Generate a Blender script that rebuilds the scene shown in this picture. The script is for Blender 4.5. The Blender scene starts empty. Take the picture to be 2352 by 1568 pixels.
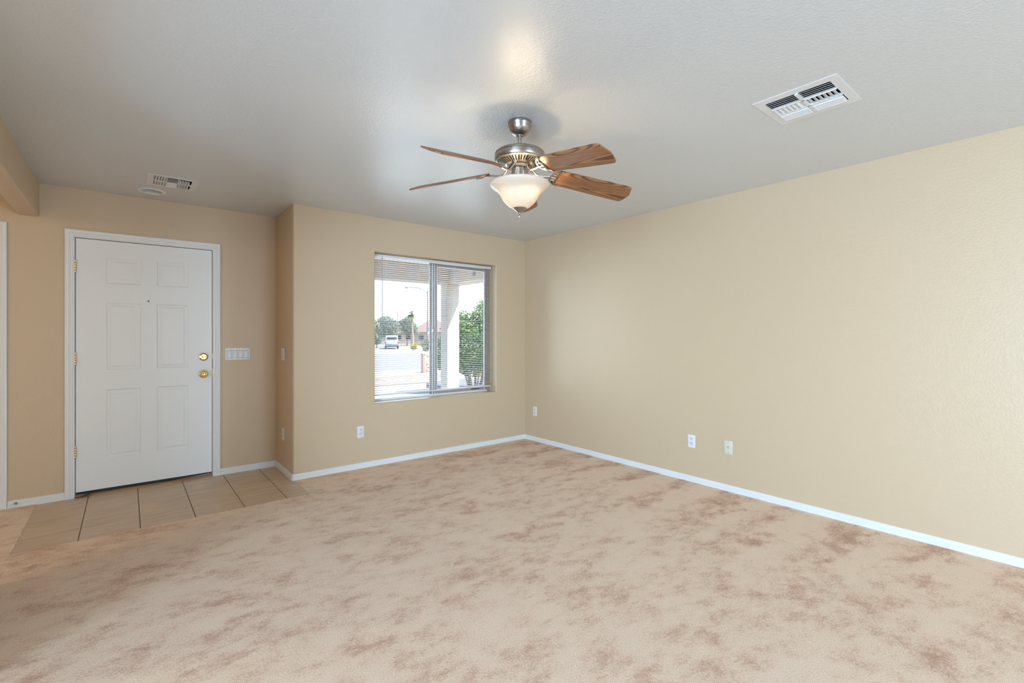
import bpy, bmesh, math, random
from mathutils import Vector, Matrix

random.seed(7)
S = bpy.context.scene
COL = S.collection
R = math.radians

# ---------------------------------------------------------------- camera, sky, sun, fill lamps, exposure
CAM_F, CAM_YAW, CAM_Z = 1088.0, 0.6829, 1.2845
cd = bpy.data.cameras.new('camera')
cam = bpy.data.objects.new('camera', cd)
COL.objects.link(cam)
cam.location = (0, 0, CAM_Z)
cam.rotation_euler = (R(90), 0, -CAM_YAW)
cd.sensor_fit = 'HORIZONTAL'
cd.sensor_width = 36.0
cd.lens = 36.0 * CAM_F / 2352.0
cd.shift_y = -15.5 / 2352.0
cd.clip_start = 0.02
cd.clip_end = 600
S.camera = cam

S.view_settings.view_transform = 'Standard'
S.view_settings.look = 'None'
S.view_settings.exposure = 0.04
S.cycles.caustics_reflective = False
S.cycles.caustics_refractive = False
S.view_settings.gamma = 1.0
S.view_settings.use_curve_mapping = False

W = bpy.data.worlds.new('sky')
S.world = W
W.use_nodes = True
wn = W.node_tree.nodes
wl = W.node_tree.links
wn.clear()
wo = wn.new('ShaderNodeOutputWorld')
bg = wn.new('ShaderNodeBackground')
sky = wn.new('ShaderNodeTexSky')
sky.sky_type = 'NISHITA'
sky.sun_disc = False
sky.sun_elevation = R(58)
sky.sun_rotation = R(115)
sky.air_density = 1.0
sky.dust_density = 0.8
bg.inputs['Strength'].default_value = 0.50
wl.new(sky.outputs[0], bg.inputs[0])
wl.new(bg.outputs[0], wo.inputs[0])

sd = bpy.data.lights.new('sun', 'SUN')
sd.energy = 9.0
sd.color = (1.0, 0.95, 0.88)
sd.angle = R(0.6)
sun = bpy.data.objects.new('sun', sd)
COL.objects.link(sun)
sun.rotation_euler = Vector((1.0, -1.05, 2.0)).to_track_quat('Z', 'Y').to_euler()


def window_fill(name, loc, rot, sx, sy, power, color):
    l = bpy.data.lights.new(name, 'AREA')
    l.shape = 'RECTANGLE'
    l.size = sx
    l.size_y = sy
    l.energy = power
    l.color = color
    o = bpy.data.objects.new(name, l)
    COL.objects.link(o)
    o.location = loc
    o.rotation_euler = rot
    return o


# area lamps added outside patio door, rear window and front window to boost daylight
window_fill('fill_patio_door', (-3.80, -1.20, 1.08), (R(90), 0, R(-90)), 2.8, 2.0, 520, (0.575, 0.80, 1.09))
window_fill('fill_rear_window', (2.10, -4.90, 1.20), (R(90), 0, 0), 2.9, 1.8, 165, (0.575, 0.80, 1.09))
window_fill('fill_front_window', (2.6425, 4.665, 1.36), (R(-90), 0, 0), 1.40, 1.40, 30, (0.75, 0.88, 1.0))

# ---------------------------------------------------------------- helpers

def tag(o, label=None, cat=None, group=None, kind=None):
    if label: o['label'] = label
    if cat: o['category'] = cat
    if group: o['group'] = group
    if kind: o['kind'] = kind
    return o


def empty(name, loc=(0, 0, 0), rotz=0.0):
    o = bpy.data.objects.new(name, None)
    COL.objects.link(o)
    o.location = loc
    o.rotation_euler = (0, 0, rotz)
    o.empty_display_size = 0.1
    return o


class MB:
    """collects shapes into one mesh"""
    def __init__(self):
        self.bm = bmesh.new()

    def box(self, lo, hi, bevel=0.0, seg=2, mat=None):
        x0, y0, z0 = lo
        x1, y1, z1 = hi
        t = bmesh.new()
        bmesh.ops.create_cube(t, size=1.0)
        bmesh.ops.scale(t, vec=(x1 - x0, y1 - y0, z1 - z0), verts=t.verts)
        if bevel:
            bmesh.ops.bevel(t, geom=t.edges[:], offset=bevel, segments=seg, affect='EDGES', profile=0.5)
        bmesh.ops.translate(t, vec=((x0 + x1) / 2, (y0 + y1) / 2, (z0 + z1) / 2), verts=t.verts)
        if mat is not None:
            bmesh.ops.transform(t, matrix=mat, verts=t.verts)
        self._add(t)
        return self

    def _add(self, t):
        me = bpy.data.meshes.new('tmp')
        t.to_mesh(me)
        t.free()
        self.bm.from_mesh(me)
        bpy.data.meshes.remove(me)

    def lathe(self, prof, n=48, center=(0, 0, 0), mat=None, cap=True):
        t = bmesh.new()
        rings = []
        for (r, z) in prof:
            if r < 1e-6:
                rings.append([t.verts.new((0, 0, z))])
            else:
                rings.append([t.verts.new((r * math.cos(2 * math.pi * k / n), r * math.sin(2 * math.pi * k / n), z)) for k in range(n)])
        for a, b in zip(rings[:-1], rings[1:]):
            for k in range(n):
                k2 = (k + 1) % n
                if len(a) == 1 and len(b) == 1:
                    continue
                if len(a) == 1:
                    t.faces.new((a[0], b[k], b[k2]))
                elif len(b) == 1:
                    t.faces.new((a[k], a[k2], b[0]))
                else:
                    t.faces.new((a[k], a[k2], b[k2], b[k]))
        if cap:
            for rg in (rings[0], rings[-1]):
                if len(rg) > 2:
                    try: t.faces.new(rg)
                    except ValueError: pass
        bmesh.ops.recalc_face_normals(t, faces=t.faces[:])
        if mat is not None:
            bmesh.ops.transform(t, matrix=mat, verts=t.verts)
        bmesh.ops.translate(t, vec=center, verts=t.verts)
        self._add(t)
        return self

    def tube(self, pts, rad, n=10, flat=1.0):
        """tube along points; rad a number or a list"""
        pts = [Vector(p) for p in pts]
        if not isinstance(rad, (list, tuple)):
            rad = [rad] * len(pts)
        t = bmesh.new()
        rings = []
        up = Vector((0, 0, 1))
        for i, p in enumerate(pts):
            d = (pts[min(i + 1, len(pts) - 1)] - pts[max(i - 1, 0)]).normalized()
            s = d.cross(up)
            if s.length < 1e-3: s = d.cross(Vector((1, 0, 0)))
            s.normalize()
            u = s.cross(d).normalized()
            rings.append([t.verts.new(p + (s * math.cos(2 * math.pi * k / n) + u * math.sin(2 * math.pi * k / n) * flat) * rad[i]) for k in range(n)])
        for a, b in zip(rings[:-1], rings[1:]):
            for k in range(n):
                t.faces.new((a[k], a[(k + 1) % n], b[(k + 1) % n], b[k]))
        t.faces.new(rings[0])
        t.faces.new(rings[-1])
        bmesh.ops.recalc_face_normals(t, faces=t.faces[:])
        self._add(t)
        return self

    def prism(self, outline, z0, z1, mat=None, bevel=0.0):
        t = bmesh.new()
        vs = [t.verts.new((x, y, z0)) for x, y in outline]
        f = t.faces.new(vs)
        r = bmesh.ops.extrude_face_region(t, geom=[f])
        nv = [v for v in r['geom'] if isinstance(v, bmesh.types.BMVert)]
        bmesh.ops.translate(t, vec=(0, 0, z1 - z0), verts=nv)
        bmesh.ops.recalc_face_normals(t, faces=t.faces[:])
        if bevel:
            es = [e for e in t.edges if abs(e.verts[0].co.z - e.verts[1].co.z) < 1e-6]
            bmesh.ops.bevel(t, geom=es, offset=bevel, segments=2, affect='EDGES', profile=0.5)
        bmesh.ops.triangulate(t, faces=[f for f in t.faces if len(f.verts) > 4])
        if mat is not None:
            bmesh.ops.transform(t, matrix=mat, verts=t.verts)
        self._add(t)
        return self

    def sphere(self, c, r, u=16, v=10, scale=(1, 1, 1)):
        t = bmesh.new()
        bmesh.ops.create_uvsphere(t, u_segments=u, v_segments=v, radius=r)
        bmesh.ops.scale(t, vec=scale, verts=t.verts)
        bmesh.ops.translate(t, vec=c, verts=t.verts)
        self._add(t)
        return self

    def sweep(self, prof, frames):
        """prof: list of (a,b); frames: list of (origin, A, B) -> vertex = origin + A*a + B*b"""
        t = bmesh.new()
        rings = []
        for o, A, B in frames:
            o, A, B = Vector(o), Vector(A), Vector(B)
            rings.append([t.verts.new(o + A * a + B * b) for a, b in prof])
        n = len(prof)
        for x, y in zip(rings[:-1], rings[1:]):
            for k in range(n):
                t.faces.new((x[k], x[(k + 1) % n], y[(k + 1) % n], y[k]))
        t.faces.new(rings[0])
        t.faces.new(rings[-1])
        bmesh.ops.recalc_face_normals(t, faces=t.faces[:])
        self._add(t)
        return self

    def build(self, name, mat, parent=None, smooth=True, angle=35):
        me = bpy.data.meshes.new(name)
        self.bm.to_mesh(me)
        self.bm.free()
        if smooth:
            me.polygons.foreach_set('use_smooth', [True] * len(me.polygons))
            me.set_sharp_from_angle(angle=R(angle))
        for m in (mat if isinstance(mat, (list, tuple)) else [mat]):
            me.materials.append(m)
        o = bpy.data.objects.new(name, me)
        COL.objects.link(o)
        if parent: o.parent = parent
        return o


def slab_with_holes(us, vs, holes, w0, w1, axis):
    """grid slab; us,vs are cut positions, holes = set of (i,j) cells left open; axis = thickness axis"""
    mb = MB()
    bm = mb.bm
    cache = {}

    def V(u, v, w):
        k = (round(u, 5), round(v, 5), round(w, 5))
        if k not in cache:
            co = {'x': (w, u, v), 'y': (u, w, v), 'z': (u, v, w)}[axis]
            cache[k] = bm.verts.new(co)
        return cache[k]
    nu, nv = len(us) - 1, len(vs) - 1
    solid = lambda i, j: 0 <= i < nu and 0 <= j < nv and (i, j) not in holes
    for i in range(nu):
        for j in range(nv):
            if not solid(i, j): continue
            a, b, c, d = (us[i], vs[j]), (us[i + 1], vs[j]), (us[i + 1], vs[j + 1]), (us[i], vs[j + 1])
            for w in (w0, w1):
                bm.faces.new([V(*p, w) for p in (a, b, c, d)])
            for (p, q, ni, nj) in ((a, b, i, j - 1), (b, c, i + 1, j), (c, d, i, j + 1), (d, a, i - 1, j)):
                if not solid(ni, nj):
                    bm.faces.new([V(*p, w0), V(*q, w0), V(*q, w1), V(*p, w1)])
    bmesh.ops.recalc_face_normals(bm, faces=bm.faces[:])
    return mb


# ---------------------------------------------------------------- materials

def srgb(r, g, b):
    f = lambda c: (c / 255 / 12.92) if c / 255 <= 0.04045 else ((c / 255 + 0.055) / 1.055) ** 2.4
    return (f(r), f(g), f(b), 1.0)


def mat(name, color, rough=0.5, metal=0.0, spec=0.5):
    m = bpy.data.materials.new(name)
    m.use_nodes = True
    b = m.node_tree.nodes['Principled BSDF']
    b.inputs['Base Color'].default_value = color
    b.inputs['Roughness'].default_value = rough
    b.inputs['Metallic'].default_value = metal
    b.inputs['Specular IOR Level'].default_value = spec
    return m


def N(m, t): return m.node_tree.nodes.new(t)
def L(m, a, b): m.node_tree.links.new(a, b)
def bsdf(m): return m.node_tree.nodes['Principled BSDF']


def pos(m, obj=False):
    if obj:
        return N(m, 'ShaderNodeTexCoord').outputs['Object']
    return N(m, 'ShaderNodeNewGeometry').outputs['Position']


def mapping(m, vec, scale=(1, 1, 1), rot=(0, 0, 0)):
    mp = N(m, 'ShaderNodeMapping')
    mp.inputs['Scale'].default_value = scale
    mp.inputs['Rotation'].default_value = rot
    L(m, vec, mp.inputs['Vector'])
    return mp.outputs[0]


def noise(m, vec, scale, detail=2.0, rough=0.5, dist=0.0):
    n = N(m, 'ShaderNodeTexNoise')
    n.inputs['Scale'].default_value = scale
    n.inputs['Detail'].default_value = detail
    n.inputs['Roughness'].default_value = rough
    n.inputs['Distortion'].default_value = dist
    L(m, vec, n.inputs['Vector'])
    return n.outputs[0]


def ramp(m, fac, stops):
    r = N(m, 'ShaderNodeValToRGB')
    e = r.color_ramp.elements
    while len(e) < len(stops): e.new(0.5)
    for k, (p, c) in enumerate(stops):
        e[k].position = p
        e[k].color = c
    L(m, fac, r.inputs[0])
    return r.outputs[0]


def math_(m, op, a, b=None, c=None):
    n = N(m, 'ShaderNodeMath')
    n.operation = op
    for k, v in enumerate((a, b, c)):
        if v is None: continue
        if isinstance(v, (int, float)): n.inputs[k].default_value = v
        else: L(m, v, n.inputs[k])
    return n.outputs[0]


def mixc(m, fac, a, b, blend='MIX'):
    n = N(m, 'ShaderNodeMix')
    n.data_type = 'RGBA'
    n.blend_type = blend
    if isinstance(fac, (int, float)): n.inputs[0].default_value = fac
    else: L(m, fac, n.inputs[0])
    for k, v in ((6, a), (7, b)):
        if isinstance(v, tuple): n.inputs[k].default_value = v
        else: L(m, v, n.inputs[k])
    return n.outputs[2]


def bump(m, h, strength=0.3, dist=0.002):
    n = N(m, 'ShaderNodeBump')
    n.inputs['Strength'].default_value = strength
    n.inputs['Distance'].default_value = dist
    L(m, h, n.inputs['Height'])
    L(m, n.outputs[0], bsdf(m).inputs['Normal'])


GREY = lambda v: (v, v, v, 1.0)

# tan orange-peel wall paint
m_wall = mat('tan_wall_paint', (0.655, 0.502, 0.338, 1), 0.42, 0, 0.5)
p_ = pos(m_wall)
bump(m_wall, noise(m_wall, p_, 75, 2.5, 0.55), 0.55, 0.0022)
# white knock-down ceiling, slightly shiny
m_ceil = mat('white_ceiling_paint', (0.675, 0.685, 0.695, 1), 0.29, 0, 0.8)
p_ = pos(m_ceil)
h_ = ramp(m_ceil, noise(m_ceil, p_, 85, 3.0, 0.55, 0.4), [(0.36, GREY(0)), (0.62, GREY(1))])
bump(m_ceil, h_, 0.42, 0.0016)
# white trim
m_trim = mat('white_trim_paint', (0.83, 0.83, 0.83, 1), 0.35)
# door: white paint with a faint embossed wood grain
m_door = mat('white_door_paint', (0.88, 0.88, 0.88, 1), 0.42)
p_ = mapping(m_door, pos(m_door), (180, 180, 7))
bump(m_door, noise(m_door, p_, 1.0, 3.0, 0.6), 0.25, 0.0012)
# brass, nickel, dark
m_brass = mat('polished_brass', (0.86, 0.58, 0.20, 1), 0.22, 1.0)
m_nickel = mat('brushed_nickel', (0.38, 0.35, 0.325, 1), 0.27, 1.0)
m_chrome = mat('steel', (0.62, 0.60, 0.58, 1), 0.25, 1.0)
m_black = mat('black_rubber', (0.012, 0.012, 0.014, 1), 0.6)
m_duct = mat('dark_duct_metal', (0.022, 0.020, 0.019, 1), 0.8)
m_dark = mat('dark_plastic_slot', (0.05, 0.045, 0.045, 1), 0.6)
m_plate = mat('white_plastic', (0.82, 0.82, 0.84, 1), 0.35)
m_plate2 = mat('white_plastic_insert', (0.76, 0.76, 0.78, 1), 0.3)
m_ivory = mat('ivory_plastic', (0.70, 0.70, 0.60, 1), 0.38)
m_vent = mat('white_enamelled_metal', (0.78, 0.775, 0.77, 1), 0.4)
m_blind = mat('white_vinyl_slat', (0.80, 0.80, 0.82, 1), 0.4)
m_rail = mat('white_blind_rail', (0.74, 0.73, 0.75, 1), 0.35)
m_cord = mat('white_cord', (0.85, 0.85, 0.85, 1), 0.7)
m_wand = mat('clear_grey_wand', (0.42, 0.43, 0.45, 1), 0.15)
m_frame = mat('tan_bronze_window_frame', (0.36, 0.29, 0.25, 1), 0.45)
m_framel = mat('pale_vinyl_window_frame', (0.80, 0.79, 0.80, 1), 0.45)

# tile: beige with soft streaks running along x
m_tile = mat('beige_ceramic_tile', (0.4, 0.3, 0.22, 1), 0.40, 0, 0.4)
p_ = pos(m_tile)
t1 = noise(m_tile, mapping(m_tile, p_, (3.0, 26, 1)), 1.0, 5.0, 0.65, 0.6)
t2 = noise(m_tile, p_, 4.5, 3.0, 0.6)
c1 = ramp(m_tile, t1, [(0.30, srgb(194, 165, 139)), (0.52, srgb(212, 186, 158)), (0.74, srgb(228, 204, 177))])
c2 = ramp(m_tile, t2, [(0.35, srgb(204, 175, 147)), (0.7, srgb(222, 196, 168))])
L(m_tile, mixc(m_tile, 0.4, c1, c2), bsdf(m_tile).inputs['Base Color'])
bump(m_tile, t1, 0.12, 0.001)
m_grout = mat('grey_brown_grout', srgb(112, 100, 84), 0.95)

# carpet: pinkish beige cut pile with darker brushed patches
m_carpet = mat('beige_pile_carpet', (0.5, 0.36, 0.27, 1), 0.95, 0, 0.1)
p_ = pos(m_carpet)
mp1 = mapping(m_carpet, p_, (1.0, 1.55, 1.0), (0, 0, R(28)))
big = noise(m_carpet, mp1, 1.9, 8.0, 0.70, 0.12)
mid = noise(m_carpet, mp1, 6.0, 7.0, 0.74, 0.12)
tuft = noise(m_carpet, p_, 270, 3.0, 0.7)
tuft2 = noise(m_carpet, p_, 95, 2.0, 0.6)
sep = N(m_carpet, 'ShaderNodeSeparateXYZ')
L(m_carpet, p_, sep.inputs[0])
# vacuum strokes: bands at right angles to the right-hand wall, fading away from it
stroke = math_(m_carpet, 'SINE', math_(m_carpet, 'MULTIPLY_ADD', sep.outputs[1], 15.5, math_(m_carpet, 'MULTIPLY', big, 9.0)))
near_r = N(m_carpet, 'ShaderNodeMapRange')
near_r.inputs['From Min'].default_value = 2.5
near_r.inputs['From Max'].default_value = 3.5
L(m_carpet, sep.outputs[0], near_r.inputs[0])
strokes = math_(m_carpet, 'MULTIPLY', stroke, math_(m_carpet, 'MULTIPLY', near_r.outputs[0], 0.07))
f_ = math_(m_carpet, 'MULTIPLY_ADD', mid, 0.62, math_(m_carpet, 'MULTIPLY', big, 0.50))
f_ = math_(m_carpet, 'ADD', f_, strokes)
f_ = math_(m_carpet, 'MULTIPLY_ADD', tuft2, 0.24, f_)
f_ = math_(m_carpet, 'MULTIPLY_ADD', tuft, 0.10, f_)
patch = ramp(m_carpet, f_, [(0.67, srgb(252, 225, 200)), (0.74, srgb(247, 217, 192)), (0.84, srgb(222, 183, 159)), (0.96, srgb(196, 151, 128))])
spk = ramp(m_carpet, tuft, [(0.30, GREY(0.58)), (0.5, GREY(1.0)), (0.70, GREY(1.22))])
L(m_carpet, mixc(m_carpet, 1.0, patch, spk, 'MULTIPLY'), bsdf(m_carpet).inputs['Base Color'])
bump(m_carpet, math_(m_carpet, 'ADD', tuft, tuft2), 0.7, 0.003)

# oak fan blade
m_oak = mat('oak_blade', (0.3, 0.17, 0.08, 1), 0.42)
p_ = pos(m_oak, True)
w1 = noise(m_oak, mapping(m_oak, p_, (4.5, 190, 190)), 1.0, 4.0, 0.65, 0.3)
w2 = noise(m_oak, mapping(m_oak, p_, (0.8, 7.5, 7.5)), 1.0, 1.5, 0.4, 0.4)
rings_ = math_(m_oak, 'SINE', math_(m_oak, 'MULTIPLY_ADD', w1, 4.0, math_(m_oak, 'MULTIPLY', w2, 190.0)))
rings_ = math_(m_oak, 'MULTIPLY_ADD', rings_, 0.30, math_(m_oak, 'MULTIPLY', w1, 0.95))
L(m_oak, ramp(m_oak, rings_, [(0.10, srgb(84, 52, 30)), (0.32, srgb(122, 80, 50)), (0.50, srgb(150, 102, 66)), (0.75, srgb(162, 114, 76))]), bsdf(m_oak).inputs['Base Color'])
m_edge = mat('blade_edge', srgb(112, 62, 38), 0.4)

# frosted alabaster glass of the fan lamp
m_bowl = bpy.data.materials.new('frosted_alabaster_glass')
m_bowl.use_nodes = True
nt = m_bowl.node_tree
nt.nodes.clear()
out = nt.nodes.new('ShaderNodeOutputMaterial')
tr = nt.nodes.new('ShaderNodeBsdfTranslucent')
df = nt.nodes.new('ShaderNodeBsdfPrincipled')
mx = nt.nodes.new('ShaderNodeMixShader')
tr.inputs[0].default_value = (0.85, 0.78, 0.66, 1)
df.inputs['Roughness'].default_value = 0.25
swirl = noise(m_bowl, pos(m_bowl), 14, 3.0, 0.55, 2.5)
L(m_bowl, ramp(m_bowl, swirl, [(0.40, (0.72, 0.69, 0.62, 1)), (0.49, (0.69, 0.655, 0.585, 1)), (0.52, (0.735, 0.70, 0.635, 1))]), df.inputs['Base Color'])
mx.inputs[0].default_value = 0.72
L(m_bowl, tr.outputs[0], mx.inputs[1])
L(m_bowl, df.outputs[0], mx.inputs[2])
L(m_bowl, mx.outputs[0], out.inputs[0])

m_bulb = mat('lit_bulb', (1, 1, 1, 1), 0.5)
bsdf(m_bulb).inputs['Emission Color'].default_value = (1.0, 0.78, 0.48, 1)
bsdf(m_bulb).inputs['Emission Strength'].default_value = 12.0

# clear window glass
m_glass = bpy.data.materials.new('clear_glass')
m_glass.use_nodes = True
nt = m_glass.node_tree
nt.nodes.clear()
out = nt.nodes.new('ShaderNodeOutputMaterial')
tp = nt.nodes.new('ShaderNodeBsdfTransparent')
gl = nt.nodes.new('ShaderNodeBsdfGlossy')
fr = nt.nodes.new('ShaderNodeFresnel')
mx = nt.nodes.new('ShaderNodeMixShader')
fr.inputs[0].default_value = 1.25
gl.inputs['Roughness'].default_value = 0.0
tp.inputs[0].default_value = (0.96, 0.98, 0.97, 1)
L(m_glass, fr.outputs[0], mx.inputs[0])
L(m_glass, tp.outputs[0], mx.inputs[1])
L(m_glass, gl.outputs[0], mx.inputs[2])
L(m_glass, mx.outputs[0], out.inputs[0])

m_wood = mat('light_oak_threshold', (0.42, 0.27, 0.15, 1), 0.5)
p_ = mapping(m_wood, pos(m_wood), (6, 90, 90))
L(m_wood, ramp(m_wood, noise(m_wood, p_, 1.0, 3, 0.6), [(0.3, srgb(150, 112, 78)), (0.7, srgb(190, 152, 112))]), bsdf(m_wood).inputs['Base Color'])

# outdoors
m_stucco = mat('cream_stucco', (0.76, 0.70, 0.63, 1), 0.9, 0, 0.1)
p_ = pos(m_stucco)
bump(m_stucco, noise(m_stucco, p_, 45, 4, 0.6), 0.9, 0.02)
m_porch = mat('porch_beam_stucco', (0.76, 0.69, 0.62, 1), 0.9, 0, 0.1)
bump(m_porch, noise(m_porch, pos(m_porch), 45, 4, 0.6), 0.5, 0.01)
m_conc = mat('pale_concrete', (0.44, 0.42, 0.42, 1), 0.9, 0, 0.1)
m_asph = mat('pale_grey_asphalt', (0.285, 0.262, 0.275, 1), 0.9, 0, 0.1)
m_sand = mat('pale_desert_ground', (0.42, 0.38, 0.34, 1), 0.95, 0, 0.1)
m_gravel = mat('pinkish_gravel', (0.4, 0.3, 0.26, 1), 0.95, 0, 0.1)
p_ = pos(m_gravel)
L(m_gravel, ramp(m_gravel, noise(m_gravel, p_, 4.0, 4, 0.7), [(0.34, srgb(178, 142, 126)), (0.46, srgb(220, 198, 184)), (0.7, srgb(238, 224, 212))]), bsdf(m_gravel).inputs['Base Color'])
m_hwall = mat('peach_stucco_house', (0.46, 0.37, 0.30, 1), 0.9, 0, 0.1)
m_roof = mat('tan_clay_roof_tile', (0.27, 0.20, 0.165, 1), 0.85, 0, 0.1)
m_roof2 = mat('pinkish_clay_roof_tile', (0.27, 0.19, 0.165, 1), 0.85, 0, 0.1)
m_hwin = mat('dark_house_window', (0.06, 0.07, 0.09, 1), 0.2)
m_garage = mat('white_garage_door', (0.46, 0.43, 0.40, 1), 0.6)
m_bark = mat('pale_bark', (0.26, 0.20, 0.16, 1), 0.9, 0, 0.1)
m_palmbark = mat('palm_bark', (0.36, 0.28, 0.23, 1), 0.9, 0, 0.1)
m_white_trunk = mat('whitewashed_trunk', (0.50, 0.47, 0.45, 1), 0.9, 0, 0.1)


def leafmat(name, a, b):
    m = mat(name, a, 0.6, 0, 0.2)
    L(m, ramp(m, noise(m, pos(m), 3.5, 2, 0.5), [(0.35, a), (0.65, b)]), bsdf(m).inputs['Base Color'])
    return m


m_leaf_shrub = leafmat('shrub_leaf', (0.10, 0.19, 0.08, 1), (0.30, 0.40, 0.14, 1))
m_leaf_tree = leafmat('grey_green_leaf', (0.20, 0.23, 0.19, 1), (0.34, 0.38, 0.29, 1))
m_leaf_palm = leafmat('palm_frond', (0.09, 0.14, 0.05, 1), (0.17, 0.20, 0.08, 1))
m_leaf_bush = leafmat('dark_bush_leaf', (0.12, 0.17, 0.11, 1), (0.20, 0.26, 0.17, 1))
m_flower = mat('yellow_blossom', (0.62, 0.42, 0.04, 1), 0.7)
m_pole = mat('galvanised_pole', (0.20, 0.21, 0.24, 1), 0.5, 0.3)
m_sign = mat('blue_sign_panel', (0.05, 0.32, 0.62, 1), 0.5)
m_signw = mat('white_sign_panel', (0.6, 0.62, 0.62, 1), 0.5)
m_truck = mat('silver_car_paint', (0.56, 0.58, 0.62, 1), 0.3, 0.2)
m_truckglass = mat('dark_car_glass', (0.05, 0.06, 0.08, 1), 0.1)
m_bumper = mat('dark_grey_bumper', (0.12, 0.13, 0.16, 1), 0.5)
m_tyre = mat('tyre_rubber', (0.02, 0.02, 0.024, 1), 0.8)
m_tail = mat('red_tail_lamp', (0.30, 0.05, 0.05, 1), 0.3)
m_brick = mat('pink_brick', (0.46, 0.30, 0.25, 1), 0.9, 0, 0.1)
m_stone = mat('white_stone_veneer', (0.5, 0.42, 0.36, 1), 0.9, 0, 0.1)
p_ = pos(m_stone)
vo = N(m_stone, 'ShaderNodeTexVoronoi')
vo.inputs['Scale'].default_value = 9.0
L(m_stone, p_, vo.inputs['Vector'])
L(m_stone, ramp(m_stone, vo.outputs[0], [(0.35, srgb(235, 222, 210)), (0.7, srgb(140, 100, 80))]), bsdf(m_stone).inputs['Base Color'])

# ---------------------------------------------------------------- the room
XR, YF, YD, XT, H = 3.8405, 4.462, 5.079, 1.140, 2.44
XL, YB = -3.60, -4.70
TH = 0.16


def structure(o, label=None, cat=None):
    o['kind'] = 'structure'
    if label: o['label'] = label
    if cat: o['category'] = cat
    return o


# right wall
structure(MB().box((XR, YB - TH, -0.02), (XR + TH, YF + TH, H)).build('wall_right', m_wall),
          'long bare tan wall on the right side of the room', 'wall')
# front wall with the window opening, rounded plaster corners
WX0, WX1, WZ0, WZ1 = 1.897, 3.388, 0.612, 2.103
mb = slab_with_holes([XT, WX0, WX1, XR], [-0.02, WZ0, WZ1, H], {(1, 1)}, YF, YF + TH, 'y')
es = []
for e in mb.bm.edges:
    a, b = e.verts[0].co, e.verts[1].co
    if abs(a.y - YF) < 1e-5 and abs(b.y - YF) < 1e-5:
        onx = lambda v: WX0 - 1e-4 <= v.x <= WX1 + 1e-4 and WZ0 - 1e-4 <= v.z <= WZ1 + 1e-4
        if abs(a.x - XT) < 1e-5 and abs(b.x - XT) < 1e-5:
            es.append(e)
        elif onx(a) and onx(b):
            es.append(e)
bmesh.ops.bevel(mb.bm, geom=es, offset=0.018, segments=6, affect='EDGES', profile=0.5)
structure(mb.build('wall_front', m_wall, angle=50), 'tan wall with the window and its rounded plaster corners', 'wall')
structure(MB().box((XT, YF + TH, -0.02), (XT + TH, YD, H)).build('wall_return', m_wall),
          'narrow tan side wall between the window wall and the entry', 'wall')
# entry wall with two door openings
DX0, DX1, DZ = -0.322, 0.612, 2.058
mb = slab_with_holes([XL, -1.62, -0.745, DX0, DX1, XT + TH], [-0.02, DZ, H], {(1, 0), (3, 0)}, YD, YD + TH, 'y')
structure(mb.build('wall_entry', m_wall), 'tan entry wall around the white front door', 'wall')
mb = slab_with_holes([YB - TH, -2.65, 0.25, YD + TH], [-0.02, 2.08, H], {(1, 0)}, XL - TH, XL, 'x')
structure(mb.build('wall_left', m_wall), 'tan wall at the far left of the room', 'wall')
structure(MB().box((-0.632, 2.5, -0.02), (-0.517, 3.50, 2.19), 0.015, 4).build('shade_partition', m_wall),  # unseen, added to keep patio-door light off the entry and side wall
          'unseen short tan partition added under the dropped beam to shade the entry', 'wall')
# rear wall with a wide window
mb = slab_with_holes([XL, 0.65, 3.55, XR], [-0.02, 0.30, 2.10, H], {(1, 1)}, YB - TH, YB, 'y')
structure(mb.build('wall_rear', m_wall), 'tan wall with a wide window, behind the viewer', 'wall')
# ceiling with openings for the two registers and the can light
VENT_A = (2.6165, 0.901, 0.362)
VENT_B = (0.271, 4.420, 0.310)
CAN = (0.157, 4.785, 0.094)
va0, va1 = VENT_A[0] - 0.147, VENT_A[0] + 0.147
vay0, vay1 = VENT_A[1] - 0.147, VENT_A[1] + 0.147
vb0, vb1 = VENT_B[0] - 0.126, VENT_B[0] + 0.126
vby0, vby1 = VENT_B[1] - 0.126, VENT_B[1] + 0.126
xs = sorted([XL - TH, CAN[0] - 0.062, CAN[0] + 0.062, vb0, vb1, va0, va1, XR + TH])
ys = sorted([YB - TH, vay0, vay1, vby0, vby1, CAN[1] - 0.062, CAN[1] + 0.062, YD + TH])


def cells(x0, x1, y0, y1):
    return {(i, j) for i in range(len(xs) - 1) for j in range(len(ys) - 1)
            if x0 - 1e-6 <= xs[i] and xs[i + 1] <= x1 + 1e-6 and y0 - 1e-6 <= ys[j] and ys[j + 1] <= y1 + 1e-6}


holes = cells(va0, va1, vay0, vay1) | cells(vb0, vb1, vby0, vby1) | cells(CAN[0] - 0.062, CAN[0] + 0.062, CAN[1] - 0.062, CAN[1] + 0.062)
structure(slab_with_holes(xs, ys, holes, H, H + 0.05, 'z').build('ceiling', m_ceil), 'white textured ceiling', 'ceiling')
# dropped beam at the left
mb = MB()
prof = [(-0.632, H), (-0.632, 2.200)] + [(-0.617 - 0.015 * math.cos(t), 2.197 - 0.015 * math.sin(t)) for t in (0.4, 0.8, 1.2)] + \
       [(-0.617, 2.182), (-0.535, 2.182)] + [(-0.535 + 0.018 * math.sin(t), 2.200 - 0.018 * math.cos(t)) for t in (0.4, 0.8, 1.2)] + [(-0.517, 2.200), (-0.517, H)]
mb.sweep(prof, [((0, YB, 0), (1, 0, 0), (0, 0, 1)), ((0, YD, 0), (1, 0, 0), (0, 0, 1))])
structure(mb.build('ceiling_beam', m_wall, angle=50), 'tan dropped beam crossing the ceiling at the left', 'beam')

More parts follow.
